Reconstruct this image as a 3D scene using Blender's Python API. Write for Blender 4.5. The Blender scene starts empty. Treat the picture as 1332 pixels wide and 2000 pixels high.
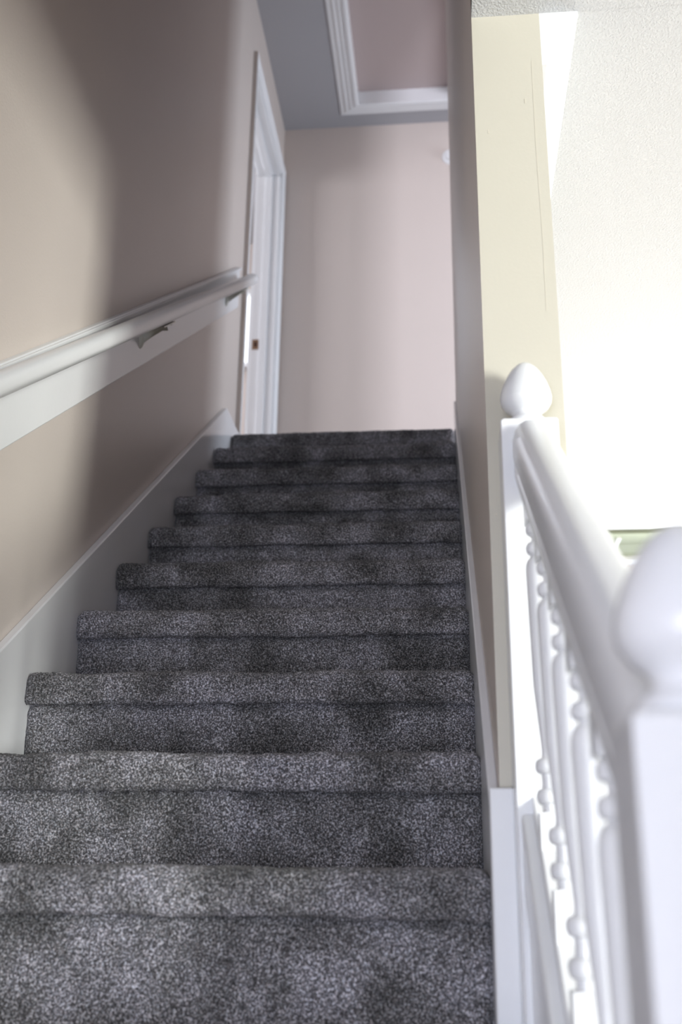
import bpy, math, random
import numpy as np
from mathutils import Matrix, Vector
random.seed(7); RNG = np.random.default_rng(7)
S = bpy.context.scene
COL = S.collection

# ------------------------------------------------------------------ camera
def cam_axes(y, p, r):
    f = Vector((-math.sin(y)*math.cos(p), math.cos(y)*math.cos(p), math.sin(p)))
    s = Vector((math.cos(y), math.sin(y), 0.0)); u = s.cross(f)
    return s*math.cos(r)+u*math.sin(r), u*math.cos(r)-s*math.sin(r), f
cs, cu, cf = cam_axes(.1010, .3402, .0133)
cd = bpy.data.cameras.new('camera'); cam = bpy.data.objects.new('camera', cd); COL.objects.link(cam)
m3 = Matrix((cs, cu, -cf)).transposed()
cam.matrix_world = Matrix.Translation((.8481, -3.8386, -1.7283)) @ m3.to_4x4()
cd.sensor_fit = 'VERTICAL'; cd.sensor_height = 36.0; cd.sensor_width = 24.0
cd.lens = 2050.8/2000*36; cd.clip_start = .02
cd.dof.use_dof = True; cd.dof.focus_distance = 2.15; cd.dof.aperture_fstop = 3.4
S.camera = cam
# ------------------------------------------------------------------ world, lights, exposure
S.view_settings.view_transform = 'Standard'; S.view_settings.look = 'None'
S.view_settings.gamma = 1; S.view_settings.use_curve_mapping = False
S.view_settings.exposure = 0.0
w = bpy.data.worlds.new('overcast_sky'); S.world = w; w.use_nodes = True
bg = w.node_tree.nodes['Background']; bg.inputs[0].default_value = (.90, .95, 1, 1); bg.inputs[1].default_value = 2.2

def area(name, loc, target, sx, sy, power, color, spread=180):
    l = bpy.data.lights.new(name, 'AREA'); l.shape = 'RECTANGLE'; l.size = sx; l.size_y = sy
    l.energy = power; l.color = color; l.spread = math.radians(spread)
    o = bpy.data.objects.new(name, l); COL.objects.link(o); o.location = loc
    o.rotation_euler = (Vector(target)-Vector(loc)).to_track_quat('-Z', 'Y').to_euler(); return o
# daylight at the windows of the lower room
area('daylight_side_window', (6.1, -6.65, -1.55), (0, -1.5, -.9), .9, 1.9, 520, (.97, 1, .94))
area('daylight_rear_window', (.42, -5.30, -1.85), (.5, -2.3, -1.8), .7, 1.2, 36, (.75, .81, 1))
area('daylight_far_window', (2.6, .50, -1.35), (2.4, -3, -.6), 2.2, 1.7, 70, (.97, 1, 1))
# daylight upstairs: hall window and bedroom window, plus two added fill lights
area('daylight_hall_window', (2.75, -3.95, 1.15), (.6, 1.17, .9), .8, 1.5, 128, (.88, .88, 1))
area('landing_casing_fill', (3.2, .55, .95), (0, .5, .8), .8, 1.1, 28, (.76, .86, 1), 120)  # fill light added to brighten the door casing, no window is built here
area('daylight_bedroom_window', (-.9, 2.1, 1.7), (-.2, .6, .9), 1.0, .9, 19, (.84, .88, 1))
area('bedroom_jamb_fill', (-2.9, -.35, 1.4), (0, .9, 1.0), .9, 1.2, 62, (.88, .90, 1))  # added fill through an invented bedroom opening, brightens the far door jamb

# ------------------------------------------------------------------ helpers
def lin(c): return tuple(((v/255)/12.92 if v/255 <= .04045 else ((v/255+.055)/1.055)**2.4) for v in c)
def mat(name, rgb, rough=.5, bump=0, bscale=100, var=0, vscale=4, spec=.5, detail=3, bdist=.002):
    m = bpy.data.materials.new(name); m.use_nodes = True; nt = m.node_tree; b = nt.nodes['Principled BSDF']
    c = lin(rgb); b.inputs['Base Color'].default_value = (*c, 1); b.inputs['Roughness'].default_value = rough
    b.inputs['Specular IOR Level'].default_value = spec
    tc = nt.nodes.new('ShaderNodeTexCoord')
    if var:
        n = nt.nodes.new('ShaderNodeTexNoise'); n.inputs['Scale'].default_value = vscale; n.inputs['Detail'].default_value = 4
        r = nt.nodes.new('ShaderNodeMix'); r.data_type = 'RGBA'
        r.inputs[6].default_value = (*[max(0, v*(1-var)) for v in c], 1); r.inputs[7].default_value = (*[min(1, v*(1+var)) for v in c], 1)
        nt.links.new(tc.outputs['Object'], n.inputs['Vector']); nt.links.new(n.outputs[0], r.inputs[0]); nt.links.new(r.outputs[2], b.inputs['Base Color'])
    if bump:
        n = nt.nodes.new('ShaderNodeTexNoise'); n.inputs['Scale'].default_value = bscale; n.inputs['Detail'].default_value = detail
        bp = nt.nodes.new('ShaderNodeBump'); bp.inputs['Strength'].default_value = bump; bp.inputs['Distance'].default_value = bdist
        nt.links.new(tc.outputs['Object'], n.inputs['Vector']); nt.links.new(n.outputs[0], bp.inputs['Height']); nt.links.new(bp.outputs[0], b.inputs['Normal'])
    return m
M = {}
M['wall'] = mat('beige_wall_paint', (211, 200, 192), .4, .25, 180, .02, 3)
M['hatch'] = mat('pinkish_panel_paint', (182, 167, 164), .5)
M['column'] = mat('cream_wall_paint', (200, 195, 180), .45, .1, 160, .015, 3)
M['white'] = mat('white_gloss_trim_paint', (235, 236, 237), .24, .08, 60)
M['skirt'] = mat('white_gloss_skirting_paint', (236, 236, 238), .13, .05, 60, spec=.7)
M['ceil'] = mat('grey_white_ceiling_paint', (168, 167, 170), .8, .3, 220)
M['room'] = mat('pale_room_paint', (232, 224, 220), .6)
M['board'] = mat('greenish_porch_boards', (158, 164, 140), .6)
M['nick'] = mat('filler_coloured_crack', (206, 200, 184), .7)
M['brass'] = mat('worn_brass', (150, 120, 95), .4, spec=.8); M['brass'].node_tree.nodes['Principled BSDF'].inputs['Metallic'].default_value = .6
M['hole'] = mat('dark_brown_recess', (60, 30, 15), .7)
M['bracket'] = mat('painted_bracket_metal', (196, 194, 182), .35)
M['lowfloor'] = mat('brown_wood_floor', (150, 140, 125), .5, var=.1)
# popcorn ceiling
def popcorn():
    m = mat('popcorn_ceiling_texture', (219, 220, 220), .9); nt = m.node_tree; b = nt.nodes['Principled BSDF']
    tc = nt.nodes.new('ShaderNodeTexCoord'); n = nt.nodes.new('ShaderNodeTexNoise'); n.inputs['Scale'].default_value = 210; n.inputs['Detail'].default_value = 3; n.inputs['Roughness'].default_value = .65
    r = nt.nodes.new('ShaderNodeValToRGB'); r.color_ramp.elements[0].position = .42; r.color_ramp.elements[1].position = .66
    bp = nt.nodes.new('ShaderNodeBump'); bp.inputs['Strength'].default_value = .6; bp.inputs['Distance'].default_value = .003
    L = nt.links.new
    L(tc.outputs['Object'], n.inputs['Vector']); L(n.outputs[0], r.inputs[0]); L(r.outputs[0], bp.inputs['Height']); L(bp.outputs[0], b.inputs['Normal'])
    return m
M['popcorn'] = popcorn()
# carpet
def carpet():
    m = mat('dark_grey_cut_pile_carpet', (90, 89, 91), 1.0, spec=.1); nt = m.node_tree; b = nt.nodes['Principled BSDF']; L = nt.links.new
    b.inputs['Sheen Weight'].default_value = .12; b.inputs['Sheen Roughness'].default_value = .6
    tc = nt.nodes.new('ShaderNodeTexCoord')
    def noise(sc, det, ro=.5):
        n = nt.nodes.new('ShaderNodeTexNoise'); n.inputs['Scale'].default_value = sc; n.inputs['Detail'].default_value = det; n.inputs['Roughness'].default_value = ro
        L(tc.outputs['Object'], n.inputs['Vector']); return n
    def ramp(n, stops):
        r = nt.nodes.new('ShaderNodeValToRGB'); e = r.color_ramp.elements
        e[0].position, e[1].position = stops[0][0], stops[-1][0]
        e[0].color = (*stops[0][1], 1); e[1].color = (*stops[-1][1], 1)
        for p, c in stops[1:-1]: x = e.new(p); x.color = (*c, 1)
        L(n.outputs[0], r.inputs[0]); return r
    a = ramp(noise(300, 2, .7), [(.30, (.022, .021, .020)), (.5, (.125, .123, .123)), (.70, (.60, .595, .60))])
    t = ramp(noise(430, 1), [(.35, (1.05, .97, .95)), (.65, (.96, 1.0, 1.05))])
    c = ramp(noise(9, 3, .55), [(.35, (.52, .52, .51)), (.5, (.9, .9, .91)), (.64, (1.35, 1.35, 1.42))])
    def mul(x, y):
        k = nt.nodes.new('ShaderNodeMix'); k.data_type = 'RGBA'; k.blend_type = 'MULTIPLY'; k.inputs[0].default_value = 1
        L(x, k.inputs[6]); L(y, k.inputs[7]); return k.outputs[2]
    L(mul(mul(a.outputs[0], t.outputs[0]), c.outputs[0]), b.inputs['Base Color'])
    bp = nt.nodes.new('ShaderNodeBump'); bp.inputs['Strength'].default_value = .7; bp.inputs['Distance'].default_value = .003
    L(noise(330, 2, .7).outputs[0], bp.inputs['Height']); L(bp.outputs[0], b.inputs['Normal'])
    return m
M['carpet'] = carpet()

def link(name, me, parent=None, m=None, smooth=False, label=None, cat=None, group=None, kind=None, bevel=0):
    o = bpy.data.objects.new(name, me); COL.objects.link(o)
    if m: me.materials.append(M[m])
    if parent: o.parent = parent
    if smooth: me.polygons.foreach_set('use_smooth', [True]*len(me.polygons))
    for k, v in (('label', label), ('category', cat), ('group', group), ('kind', kind)):
        if v: o[k] = v
    if bevel:
        b = o.modifiers.new('bevel', 'BEVEL'); b.width = bevel; b.segments = 2; b.limit_method = 'ANGLE'; b.angle_limit = math.radians(35)
    return o
class MB:
    def __init__(s): s.v = []; s.f = []
    def box(s, x0, x1, y0, y1, z0, z1):
        n = len(s.v); s.v += [(x, y, z) for z in (z0, z1) for y in (y0, y1) for x in (x0, x1)]
        s.f += [tuple(n+i for i in q) for q in ((0,2,3,1),(4,5,7,6),(0,1,5,4),(2,6,7,3),(0,4,6,2),(1,3,7,5))]; return s
    def prism(s, pts, axis, a, b):
        """pts polygon extruded along axis from a to b; axis 0: pts=(y,z); 1: (x,z); 2: (x,y)"""
        n = len(s.v); k = len(pts)
        for t in (a, b):
            for p in pts:
                q = list(p); q.insert(axis, t); s.v.append(tuple(q))
        s.f.append(tuple(range(n, n+k))); s.f.append(tuple(range(n+2*k-1, n+k-1, -1)))
        for i in range(k): j = (i+1) % k; s.f.append((n+i, n+k+i, n+k+j, n+j))
        return s
    def sweep(s, prof, p0, p1, up=(0,0,1)):
        """closed profile (side, up) swept from p0 to p1"""
        p0 = Vector(p0); p1 = Vector(p1); d = (p1-p0).normalized(); sd = d.cross(Vector(up)).normalized(); u = sd.cross(d)
        n = len(s.v); k = len(prof)
        for p in (p0, p1):
            for a, b in prof: s.v.append(tuple(p+sd*a+u*b))
        s.f.append(tuple(range(n, n+k))); s.f.append(tuple(range(n+2*k-1, n+k-1, -1)))
        for i in range(k): j = (i+1) % k; s.f.append((n+i, n+k+i, n+k+j, n+j))
        return s
    def lathe(s, prof, c, seg=40):
        n = len(s.v); k = len(prof)
        for r, z in prof:
            for i in range(seg):
                a = 2*math.pi*i/seg; s.v.append((c[0]+r*math.cos(a), c[1]+r*math.sin(a), c[2]+z))
        for j in range(k-1):
            for i in range(seg):
                q = (i+1) % seg; s.f.append((n+j*seg+i, n+j*seg+q, n+(j+1)*seg+q, n+(j+1)*seg+i))
        s.f.append(tuple(n+i for i in range(seg-1, -1, -1))); s.f.append(tuple(n+(k-1)*seg+i for i in range(seg)))
        return s
    def me(s, name):
        m = bpy.data.meshes.new(name); m.from_pydata(s.v, [], s.f)
        import bmesh
        b = bmesh.new(); b.from_mesh(m); bmesh.ops.recalc_face_normals(b, faces=b.faces); b.to_mesh(m); b.free(); return m
    def obj(s, name, m, parent=None, **k): return link(name, s.me(name), parent, m, **k)
def empty(name, loc, label, cat, group=None):
    o = bpy.data.objects.new(name, None); COL.objects.link(o); o.location = loc; o['label'] = label; o['category'] = cat
    if group: o['group'] = group
    o.empty_display_size = .05
    bpy.context.view_layer.update(); return o
def child(o, parent):
    o.parent = parent; o.matrix_parent_inverse = Matrix.Translation(-Vector(parent.location)); return o
def smooth_angle(o, deg=35):
    o.data.set_sharp_from_angle(angle=math.radians(deg)); o.data.polygons.foreach_set('use_smooth', [True]*len(o.data.polygons))

# ------------------------------------------------------------------ measures
RUN, RISE = .2551, .19
PITCH = RISE/RUN
def nz(y): return y*PITCH
FL = -2.66; LC = -.256; UC = 2.44; YC = -2.34; YB = 1.17; WL = -.02; WR = .92; WR2 = 1.04
XE = 5.2; YS = -7.4; YF = .60

# ------------------------------------------------------------------ structure
D0, D1, DT = .275, 1.07, 2.05          # bedroom door opening in the left wall
b = MB()
b.box(-.14, WL, YS, D0, FL, UC); b.box(-.14, WL, D1, YB+.12, 0, UC); b.box(-.14, WL, D0, D1, DT, UC)
b.box(-.14, WL, D0, YB+.12, FL, -.03)
b.obj('wall_left', 'wall', kind='structure')
MB().box(WL, 3.3, YB, YB+.12, -.256, UC).obj('wall_back', 'wall', kind='structure')
b = MB()                                  # right stair wall, slightly out of true, with the part above the lower ceiling
n = len(b.v)
b.prism([(WR, YC), (WR2, YC), (WR2, 0), (WR-.005, 0)], 2, FL, UC)
b.box(WR, WR2, YS, YC, LC+.0, UC)
wr = o = b.obj('wall_right', 'wall', kind='structure')
o.data.materials.append(M['column'])
for p in o.data.polygons:
    if p.normal.y < -.9 and abs(p.center.y-YC) < .02: p.material_index = 1
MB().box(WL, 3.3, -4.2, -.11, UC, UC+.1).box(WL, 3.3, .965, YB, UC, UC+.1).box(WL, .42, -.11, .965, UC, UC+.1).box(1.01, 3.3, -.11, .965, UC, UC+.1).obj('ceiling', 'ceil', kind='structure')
# lower ceiling slab with popcorn finish
MB().box(WR2, XE, YC, YF, LC, -.03).box(WR+.0, XE, YS, YC, LC-.0005, LC+.12).box(WL, WR, YS, -3.45, LC, -.03).obj('ceiling', 'popcorn', kind='structure')
MB().box(WL, WR, -3.57, -3.45, -.03, UC).obj('wall_front', 'wall', kind='structure')
# upper hall
MB().box(WR2, 3.3, -4.2, 0.0, -.03, 0).box(WL, 3.3, .10, YB, -.03, -.008).obj('floor', 'carpet', kind='structure')
b = MB(); b.box(3.3, 3.4, -4.2, YB, -.03, UC); b.obj('wall_right', 'wall', kind='structure')
b = MB(); b.box(WR2, 2.3, -4.2, -4.08, 0, UC); b.box(3.2, 3.3, -4.2, -4.08, 0, UC); b.box(2.3, 3.2, -4.2, -4.08, 0, .35); b.box(2.3, 3.2, -4.2, -4.08, 1.95, UC)
b.obj('wall_front', 'wall', kind='structure')
# lower room
MB().box(-.14, XE+.1, YS, YF+.12, FL-.1, FL).obj('floor', 'lowfloor', kind='structure')
b = MB()                                  # side wall with patio window
b.box(XE, XE+.12, -5.0, YF, FL, LC); b.box(XE, XE+.12, YS, -7.0, FL, LC); b.obj('wall_right', 'room', kind='structure')
MB().box(2.5, 2.6, YS, -4.16, FL, LC).obj('wall_light_blocker', 'room', kind='structure')  # unseen wall added to keep side window light off the near newel
b = MB(); b.box(1.04, XE, YS-.12, YS, FL, LC); b.box(1.04, 1.14, YS, -5.2, FL, LC)
b.box(WL, .05, -5.25, -5.2, FL, LC); b.box(.80, 1.04, -5.25, -5.2, FL, LC); b.box(.05, .80, -5.25, -5.2, FL, -2.45); b.box(.05, .80, -5.25, -5.2, -1.15, LC)
b.obj('wall_front', 'room', kind='structure')
WX0, WX1, WZ0 = 1.25, 4.2, -2.2           # far window
b = MB(); b.box(WR2, WX0, YF, YF+.12, FL, LC); b.box(WX1, XE, YF, YF+.12, FL, LC); b.box(WX0, WX1, YF, YF+.12, FL, WZ0)
b.obj('wall_back', 'room', kind='structure')
b = MB(); t = .03
for x in (WX0, WX1-t): b.box(x, x+t, YF+.03, YF+.08, WZ0, LC)
b.box(WX0, WX1, YF+.03, YF+.08, WZ0, WZ0+t)
b.obj('window_1', 'white', kind='structure', bevel=.003)
# porch ceiling outside the far window: boards, rafter, fascia
b = MB(); y = YF+.06; i = 0
while y < 1.0:
    b.box(WX0-.6, WX1+.6, y, min(y+.0745, 1.0), LC-.001+.0015*(i % 2), LC+.03); y += .075; i += 1
porch = empty('porch_roof', (2.7, .85, LC), 'greenish boarded porch ceiling seen above the window beyond the balustrade', 'porch roof')
child(b.obj('ceiling_board', 'board'), porch)
for x in (1.634, 2.25, 2.87, 3.49): child(MB().box(x-.009, x+.009, YF+.1, 1.0, LC-.012, LC+.02).obj('batten', 'white'), porch)
child(MB().box(WX0-.6, WX1+.6, 1.0, 1.09, LC-.02, LC+.12).obj('fascia', 'white'), porch)
# crown moulding on the room side of the stair wall
def crown(x0, z0, drop, pr):
    return [(x0, z0), (x0+pr, z0), (x0+pr, z0-.010), (x0+pr*.86, z0-.016), (x0+pr*.80, z0-.03), (x0+pr*.72, z0-.04), (x0+pr*.5, z0-.055),
            (x0+pr*.34, z0-.066), (x0+pr*.26, z0-.08), (x0+pr*.12, z0-drop*.9), (x0+pr*.12, z0-drop), (x0, z0-drop)]
MB().prism(crown(WR2, LC, .115, .068), 1, YC, YF).obj('trim_1', 'white', kind='structure')
# bedroom beyond the door
b = MB(); b.box(-3, .3, 2.3, 2.4, -.03, 1.49); b.box(-3, -1.2, 2.3, 2.4, 1.49, UC); b.box(.0, .3, 2.3, 2.4, 1.49, UC); b.box(-1.2, 0, 2.3, 2.4, 2.1, UC)
b.box(-3.1, -3, .15, 2.4, -.03, UC); b.box(-3.1, -3, -1, -.85, -.03, UC); b.box(-3.1, -3, -.85, .15, -.03, .75); b.box(-3.1, -3, -.85, .15, 2.05, UC); b.box(-3, -.14, -1.1, -1, -.03, UC); b.box(.2, .3, YB+.12, 2.3, 0, UC)
b.obj('wall_bedroom', 'wall', kind='structure')
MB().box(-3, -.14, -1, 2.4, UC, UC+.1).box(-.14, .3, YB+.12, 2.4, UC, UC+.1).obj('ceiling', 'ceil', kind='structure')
MB().box(-3, -.14, -1, 2.4, -.04, -.01).box(-.14, .3, YB+.12, 2.4, -.04, -.01).obj('floor', 'carpet', kind='structure')
b = MB(); b.box(-1.24, .03, 2.24, 2.3, 1.46, 1.49)
b.box(-1.2, -1.15, 2.33, 2.37, 1.49, 2.1); b.box(-.05, 0, 2.33, 2.37, 1.49, 2.1); b.box(-1.2, 0, 2.33, 2.37, 2.06, 2.1)
b.obj('window_2', 'white', kind='structure', bevel=.002)

# door frame: jambs, stop and moulded casing
b = MB()
b.box(-.145, -.015, D0, D0+.018, 0, DT); b.box(-.145, -.015, D1-.018, D1, 0, DT); b.box(-.145, -.015, D0, D1, DT-.018, DT)
b.box(-.096, -.058, D0+.018, D0+.03, 0, DT-.018); b.box(-.096, -.058, D1-.03, D1-.018, 0, DT-.018); b.box(-.096, -.058, D0+.018, D1-.018, DT-.03, DT-.018)
door = b.obj('door_1', 'white', kind='structure', bevel=.002)
# casing profile: w across from the opening outward, t thickness from the wall
cas = [(0, 0), (0, .010), (.006, .013), (.016, .013), (.020, .008), (.026, .008), (.034, .012), (.046, .015), (.054, .020), (.070, .020), (.070, 0)]
b = MB(); o1 = D0-.002; o2 = D1+.002; oz = DT+.002
for base, sg in ((o1, -1), (o2, 1)):
    n = len(b.v); k = len(cas)
    for wv, t in cas: b.v.append((WL+t, base+sg*wv, 0))
    for wv, t in cas: b.v.append((WL+t, base+sg*wv, oz+wv))
    b.f.append(tuple(range(n, n+k))); b.f.append(tuple(range(n+2*k-1, n+k-1, -1)))
    for i in range(k): j = (i+1) % k; b.f.append((n+i, n+k+i, n+k+j, n+j))
n = len(b.v); k = len(cas)
for wv, t in cas: b.v.append((WL+t, o1-wv, oz+wv))
for wv, t in cas: b.v.append((WL+t, o2+wv, oz+wv))
b.f.append(tuple(range(n, n+k))); b.f.append(tuple(range(n+2*k-1, n+k-1, -1)))
for i in range(k): j = (i+1) % k; b.f.append((n+i, n+k+i, n+k+j, n+j))
o = b.obj('door_casing', 'white', door); o.data.materials.append(M['wall'])
for p in o.data.polygons:            # darker wall colour stands in for shade on the edge towards the stairs
    if p.normal.y < -.9 and p.center.y < D0-.06: p.material_index = 1
b = MB(); b.box(-.157, -.14, D1-.012, D1+.06, 0, DT+.06); b.obj('rear_casing', 'white', door)
sp = MB().box(-.134, -.100, D1-.0205, D1-.0175, .935, .995).obj('strike_plate', 'brass', door, label='small worn brass strike plate')
MB().box(-.123, -.108, D1-.0215, D1-.020, .950, .980).obj('latch_hole', 'hole', sp)

# skirt boards following the stairs
def skirt(name, x0, x1, yend, yflat):
    off = .117; y0 = -3.45
    pts = [(y0, nz(y0)+off), (-.06, .07), (yflat, .07), (yflat, -.05), (.0, -.25), (y0, nz(y0)-.25)]
    if yend is not None: pts = [(yend, nz(yend)+off), (-.06, .07), (yflat, .07), (yflat, -.05), (.0, -.25), (yend, nz(yend)-.25)]
    return MB().prism(pts, 0, x0, x1).obj(name, 'skirt', kind='structure', bevel=.003)
skirt('baseboard_left', WL, 0.0, None, .203)
skirt('baseboard_right', .905, WR, YC, -.001)
# caulked bead along the left skirt top
MB().box(.905, .938, YC-.022, YC, FL, -1.603).obj('trim_2', 'white', kind='structure', bevel=.003)

# ------------------------------------------------------------------ attic hatch
h = empty('attic_hatch', (.7, .5, UC), 'pinkish ceiling hatch panel in a white moulded frame above the landing', 'attic hatch')
hx0, hx1, hy0, hy1 = .43, 1.0, -.1, .955
prof = [(0, .085), (0, -.026), (.010, -.030), (.022, -.028), (.030, -.020), (.044, -.022), (.060, -.016), (.072, -.017), (.086, -.010), (.104, -.008), (.110, 0), (.110, .01), (.02, .01), (.02, .085)]
def ring(prof, x0, x1, y0, y1, z):
    b = MB(); k = len(prof)
    for sx, sy in ((0, 0), (1, 0), (1, 1), (0, 1)):
        for wv, t in prof: b.v.append(((x1+wv) if sx else (x0-wv), (y1+wv) if sy else (y0-wv), z+t))
    for c in range(4):
        d = (c+1) % 4
        for i in range(k): j = (i+1) % k; b.f.append((c*k+i, d*k+i, d*k+j, c*k+j))
    return b
child(ring(prof, hx0, hx1, hy0, hy1, UC).obj('hatch_frame', 'white'), h)
child(MB().box(hx0-.005, hx1+.005, hy0-.005, hy1+.005, UC+.060, UC+.075).obj('hatch_panel', 'hatch', label='pinkish beige painted panel'), h)

# smoke detector on the back wall
sd = MB(); sd.lathe([(.001, .030), (.02, .030), (.030, .027), (.034, .020), (.036, .012), (.048, .010), (.052, .004), (.052, 0)], (0, 0, 0), 40)
o = sd.obj('smoke_detector', 'white'); o.rotation_euler = (math.radians(90), 0, 0); o.location = (.945, YB, 2.19)
o['label'] = 'small round white smoke detector high on the landing back wall'; o['category'] = 'smoke detector'; smooth_angle(o, 40)

# ------------------------------------------------------------------ staircase
st = empty('staircase', (.45, 0, FL), 'straight flight of stairs covered in dark grey carpet between two walls', 'stairs')
# nosing tweaks measured from the photo (y, z)
DZ = {0: -.006, 1: .002, 2: .002, 3: .002, 4: .001, 5: .001, 6: .001, 7: -.002, 8: 0, 9: .002, 10: -.03, 11: -.03, 12: -.02, 13: -.01}
def step_profile(k):
    y0 = -k*RUN + (.035 if k == 0 else 0); z0 = -k*RISE + DZ.get(k, 0); z1 = -(k+1)*RISE + DZ.get(k+1, 0); nt = .066; rc = .026
    pts = []
    back = .30 if k else .08
    th = math.atan2(z0+1.7283, y0+3.8386); z0 += .022*(math.cos(th)+math.sin(abs(th))-1)
    pts.append((y0+back, z0)); pts.append((y0+.03, z0+.0))
    r = .022
    for a in np.linspace(90, 180, 7): pts.append((y0+r+r*math.cos(math.radians(a)), z0-r+r*math.sin(math.radians(a))))
    pts.append((y0+.001, z0-.045))
    r2 = .012
    for a in np.linspace(180, 262, 5): pts.append((y0+r2+r2*math.cos(math.radians(a)), z0-nt+r2+r2*math.sin(math.radians(a))))
    pts += [(y0+rc-.001, z0-nt+.006), (y0+rc+.006, z0-nt+.001), (y0+rc-.003, z0-nt-.014), (y0+rc, z1-.01)]
    return pts
def resample(pts, ds):
    out = [np.array(pts[0])]
    for a, b2 in zip(pts[:-1], pts[1:]):
        a = np.array(a); b2 = np.array(b2); L = np.hypot(*(b2-a)); n = max(1, int(round(L/ds)))
        for i in range(1, n+1): out.append(a+(b2-a)*i/n)
    return np.array(out)
def vnoise(nx, ny, cx, cy):
    """smooth value noise on a grid"""
    g = RNG.random((cy+2, cx+2)); X = np.linspace(0, cx, nx); Y = np.linspace(0, cy, ny)
    xi = X.astype(int); yi = Y.astype(int); fx = X-xi; fy = Y-yi; fx = fx*fx*(3-2*fx); fy = fy*fy*(3-2*fy)
    a = g[yi][:, xi]; b_ = g[yi][:, xi+1]; c = g[yi+1][:, xi]; d = g[yi+1][:, xi+1]
    return (a*(1-fx)+b_*fx)*(1-fy[:, None])+(c*(1-fx)+d*fx)*fy[:, None]
def make_step(k):
    ds = .0022 if 5 <= k <= 10 else (.003 if k < 5 else .01)
    P = resample(step_profile(k), ds); x0 = 0.0; x1 = .905 if k < 10 else .935
    nx = int((x1-x0)/ds); ny = len(P); X = np.linspace(x0, x1, nx)
    T = np.gradient(P, axis=0); T /= np.hypot(T[:, 0], T[:, 1])[:, None]; N = np.stack([T[:, 1], -T[:, 0]], 1)
    if N[0, 1] < 0: N = -N
    d = (vnoise(nx, ny, int(nx*ds/.0035), int(ny*ds/.0035))-.5)*.0030 + (vnoise(nx, ny, int(nx*ds/.02), max(2, int(ny*ds/.02)))-.5)*.004 + (vnoise(nx, ny, 7, 2)-.5)*.006
    if k < 5: d *= .8
    V = np.empty((ny, nx, 3)); V[..., 0] = X[None, :]; V[..., 1] = P[:, 0][:, None]+d*N[:, 0][:, None]; V[..., 2] = P[:, 1][:, None]+d*N[:, 1][:, None]
    # the carpet ends tuck in at both sides
    e = np.clip(1-np.minimum(X-x0, x1-X)/.014, 0, 1)**2*.010
    c = np.array([P[:, 0].min()+.05, P[:, 1].max()-.06])
    V[..., 1] += e[None, :]; V[..., 2] -= e[None, :]*np.clip((P[:, 1]-P[:, 1].max()+.02)/.02, 0, 1)[:, None]
    idx = np.arange(ny*nx).reshape(ny, nx)
    F = np.stack([idx[:-1, :-1], idx[:-1, 1:], idx[1:, 1:], idx[1:, :-1]], -1).reshape(-1, 4)[:, ::-1]
    me = bpy.data.meshes.new('carpeted_step')
    me.vertices.add(ny*nx); me.vertices.foreach_set('co', V.ravel()); nf = len(F)
    me.loops.add(nf*4); me.polygons.add(nf); me.loops.foreach_set('vertex_index', F.ravel().astype(np.int32))
    me.polygons.foreach_set('loop_start', np.arange(0, nf*4, 4, dtype=np.int32)); me.update(); me.validate()
    o = link('carpeted_step', me, None, 'carpet', smooth=True); child(o, st)
for k in range(14): make_step(k)
# solid timber body below the carpet
b = MB()
for k in range(14):
    y0 = -k*RUN; b.box(.012, .893, y0+.055+(.035 if k == 0 else 0), y0+RUN+.055 if k else .097, -(k+1)*RISE-.005, -k*RISE-.02)
child(b.obj('stair_body', 'room'), st)

# ------------------------------------------------------------------ wall handrail on the left
hr = empty('wall_handrail', (0, -1.5, -1.0), 'white painted handrail on a sloping backing board along the left wall', 'handrail')
y0, y1 = -3.45, .045
child(MB().prism([(y0, nz(y0)+.572), (y1, nz(y1)+.560), (y1, nz(y1)+.760), (y0, nz(y0)+.772)], 0, WL, 0).obj('backing_board', 'white', bevel=.003), hr)
cap = [(-.001, -.004), (.010, -.004), (.013, .000), (.013, .006), (.009, .010), (.004, .012), (-.001, .012)]
b = MB(); b.prism([(y0, nz(y0)+.755), (y1, nz(y1)+.743), (y1, nz(y1)+.757), (y0, nz(y0)+.769)], 0, 0, .009)
child(b.obj('cap_moulding', 'white', bevel=.003), hr)
def rz_(y): return .700+.7215*(y-.0)
rp = []
for a in range(0, 360, 15):
    ca, sa = math.cos(math.radians(a)), math.sin(math.radians(a))
    rp.append((.026*math.copysign(abs(ca)**.85, ca), (.024 if sa > 0 else .020)*math.copysign(abs(sa)**.85, sa)))
b = MB(); b.sweep(rp, (.066, -3.5, rz_(-3.5)), (.066, .0, rz_(0)))
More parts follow.
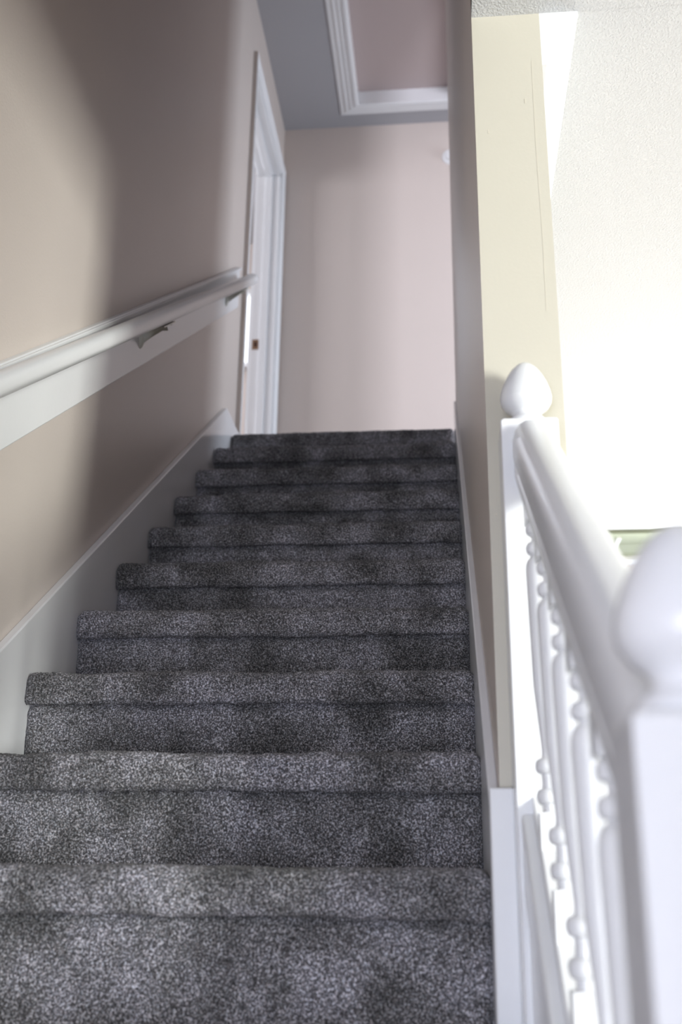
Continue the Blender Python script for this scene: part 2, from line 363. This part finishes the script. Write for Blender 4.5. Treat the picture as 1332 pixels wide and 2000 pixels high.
# rounded end cap rings
n0 = len(b.v)
dv = Vector((0, 1, .7215)).normalized(); sdv = dv.cross(Vector((0, 0, 1))).normalized(); uv = sdv.cross(dv); base = Vector((.066, 0, rz_(0)))
k = len(rp); prev = None
for ti, sc in ((0, 1), (.006, .97), (.011, .85), (.014, .6), (.015, .2)):
    st_ = len(b.v)
    for a_, b_ in rp: b.v.append(tuple(base+dv*ti+sdv*a_*sc+uv*b_*sc))
    if prev is not None:
        for i in range(k): j = (i+1) % k; b.f.append((prev+i, st_+i, st_+j, prev+j))
    prev = st_
b.f.append(tuple(prev+i for i in range(k)))
o = b.obj('rail', 'white'); child(o, hr); smooth_angle(o, 50)
def bracket(y):
    zr = rz_(y)-.024/math.cos(math.atan(.7215)); zb = nz(y)+.628
    b = MB(); sl = .7215
    # saddle plate under the rail
    b.prism([(y-.035, zr-.035*sl+.001), (y+.075, zr+.075*sl+.001), (y+.075, zr+.075*sl-.004), (y-.035, zr-.035*sl-.004)], 0, .055, .077)
    # gusset-like arm: deep at the wall, thinning out towards the plate under the rail
    path = [(.072, zr-.004, .014, .004), (.060, zr-.010, .010, .006), (.045, zr-.017, .008, .011), (.028, zr-.024, .007, .017), (.012, zr-.030, .007, .024), (.001, zr-.034, .009, .029)]
    n = len(b.v); kk = 12
    for i, (x, z, ry, rr) in enumerate(path):
        t = math.pi/2
        for a in range(kk):
            an = 2*math.pi*a/kk; b.v.append((x+rr*math.cos(an)*math.cos(t), y+ry*math.sin(an)+(.01 if i == 0 else 0), z+rr*math.cos(an)*math.sin(t)))
    for i in range(len(path)-1):
        for a in range(kk): q = (a+1) % kk; b.f.append((n+i*kk+a, n+i*kk+q, n+(i+1)*kk+q, n+(i+1)*kk+a))
    o = b.obj('bracket', 'bracket'); smooth_angle(o, 40); child(o, hr)
    rose = MB(); rose.lathe([(.002, .012), (.008, .011), (.014, .006), (.017, 0)], (0, 0, 0), 24)
    for v in range(len(rose.v)): x, yy, z = rose.v[v]; rose.v[v] = (z, y+yy*.8, zr-.040+x*2.0)
    r = rose.obj('wall_rose', 'bracket'); smooth_angle(r, 40); r.parent = o
    sc = MB(); sc.lathe([(.001, -.006), (.004, -.005), (.005, 0)], (.066, y+.066, zr+.066*sl-.003), 12)
    s_ = sc.obj('screw', 'bracket'); s_.parent = o
bracket(-1.235); bracket(-.19)

# ------------------------------------------------------------------ balustrade on the right
ba = empty('stair_balustrade', (.98, -2.8, FL), 'white balustrade with turned balusters and acorn topped newels on the open right side', 'balustrade')
FIN = [(.020, 0), (.030, .002), (.032, .006), (.029, .011), (.023, .015), (.021, .020), (.024, .025), (.032, .031), (.0375, .040), (.0388, .049), (.037, .060),
       (.033, .072), (.027, .085), (.020, .096), (.012, .104), (.005, .108), (.001, .109)]
def newel(cx, cy, ztop, hs=.0415, fs=1.0):
    b = MB(); c = .004
    n = len(b.v)
    for z, s_ in ((FL, hs), (ztop-c, hs), (ztop, hs-c)):
        b.v += [(cx-s_, cy-s_, z), (cx+s_, cy-s_, z), (cx+s_, cy+s_, z), (cx-s_, cy+s_, z)]
    for i in range(2):
        for a in range(4): q = (a+1) % 4; b.f.append((n+i*4+a, n+i*4+q, n+(i+1)*4+q, n+(i+1)*4+a))
    b.f.append((n+8, n+9, n+10, n+11)); b.f.append((n+3, n+2, n+1, n))
    p = b.obj('newel_post', 'white', bevel=.002); child(p, ba)
    f = MB().lathe([(r*fs, z*fs) for r, z in FIN], (cx, cy, ztop-.001), 56).obj('finial', 'white'); smooth_angle(f, 60)
    f.parent = p
N1 = (.9785, YC-.0425); N2 = (.986, -3.235)
newel(*N1, -1.083); newel(*N2, -1.640, .0415, 1.06)
def rc(y): return -1.140+.700*(y+2.423)
rail = [(0, .047), (.011, .046), (.019, .041), (.0255, .031), (.029, .017), (.0297, .002), (.0295, -.006), (.0265, -.008), (.0265, -.013), (.0285, -.016), (.028, -.030), (.025, -.040), (.022, -.047)]
full = rail+[(-a, b_) for a, b_ in reversed(rail[1:])]
o = MB().sweep(full, (N1[0]+.003, -2.418, rc(-2.418)), (N2[0]-.002, -3.200, rc(-3.198))).obj('handrail', 'white'); child(o, ba); smooth_angle(o, 28)
ya, yb = -3.195, -2.423
def slab(name, x0, x1, o0, o1, bev=.002):
    child(MB().prism([(ya, nz(ya)+o0), (yb, nz(yb)+o0), (yb, nz(yb)+o1), (ya, nz(ya)+o1)], 0, x0, x1).obj(name, 'white', bevel=bev), ba)
child(MB().prism([(ya, FL), (yb, FL), (yb, nz(yb)+.066), (ya, nz(ya)+.066)], 0, .946, 1.03).obj('stringer', 'white'), ba)
slab('shoe_rail', .942, 1.034, .065, .165, .004)
slab('fillet', .957, .993, .160, .186, .002)
def baluster(y):
    cx = .975; sq = .0165; zs = nz(y)+.165; zb = -1.645+.67*(y+2.50); ztop = rc(y)-.047; H = ztop-zb
    b = MB(); b.box(cx-sq, cx+sq, y-sq, y+sq, zs, zb); b.box(cx-sq, cx+sq, y-sq, y+sq, zb+H-.032, zb+H+.018)
    L = H-.032
    def bead(z0, z1, rn, ro, n=9):
        return [(rn+(ro-rn)*math.sin(math.pi*i/n)**.7, z0+(z1-z0)*(.5-.5*math.cos(math.pi*i/n))) for i in range(n+1)]
    def cove(z0, z1, ra, rn, n=7):
        return [(ra-(ra-rn)*math.sin(math.pi*i/n)**.7, z0+(z1-z0)*i/n) for i in range(1, n)]
    pr = [(.0135, 0)]+cove(.001, .009, .0130, .0112)+bead(.010, .029, .0112, .0182)+cove(.029, .046, .0120, .0108)+bead(.046, .065, .0112, .0185)+[(.0100, .068), (.0095, .074), (.0105, .088), (.0130, .118), (.0160, .155)]
    t = L-.062
    pr += [(.0182, t-.02), (.0184, t-.004), (.0178, t+.003), (.0160, t+.009), (.0130, t+.013), (.0105, t+.015)]
    pr += bead(L-.045, L-.028, .0105, .0170)+cove(L-.028, L-.018, .0105, .0092)+bead(L-.018, L-.002, .0105, .0165)+[(.0125, L)]
    b.lathe(pr, (cx, y, zb), 32)
    o = b.obj('baluster', 'white'); smooth_angle(o, 45); child(o, ba)
for i in range(5): baluster(-2.50-.13*i)

# hairline drywall seam and two paint nicks on the cream wall end
b = MB(); pts = [(1.0215, -.36), (1.0205, -.55), (1.0225, -.72), (1.0215, -.86)]
for (xa, za), (xb, zb_) in zip(pts[:-1], pts[1:]):
    b.v += [(xa, YC-.0004, za), (xa+.0005, YC-.0004, za), (xb+.0005, YC-.0004, zb_), (xb, YC-.0004, zb_), (xa, YC+.001, za), (xa+.0005, YC+.001, za), (xb+.0005, YC+.001, zb_), (xb, YC+.001, zb_)]
    n = len(b.v)-8; b.f += [(n, n+1, n+2, n+3), (n+4, n+7, n+6, n+5), (n, n+4, n+5, n+1), (n+3, n+2, n+6, n+7), (n, n+3, n+7, n+4), (n+1, n+5, n+6, n+2)]
b.box(1.006, 1.0075, YC-.0006, YC, -.452, -.442).box(.941, .943, YC-.0006, YC, -.511, -.503).box(.9285, .9315, YC-.0008, YC, -1.206, -1.202)
child(b.obj('paint_nick', 'nick'), wr)
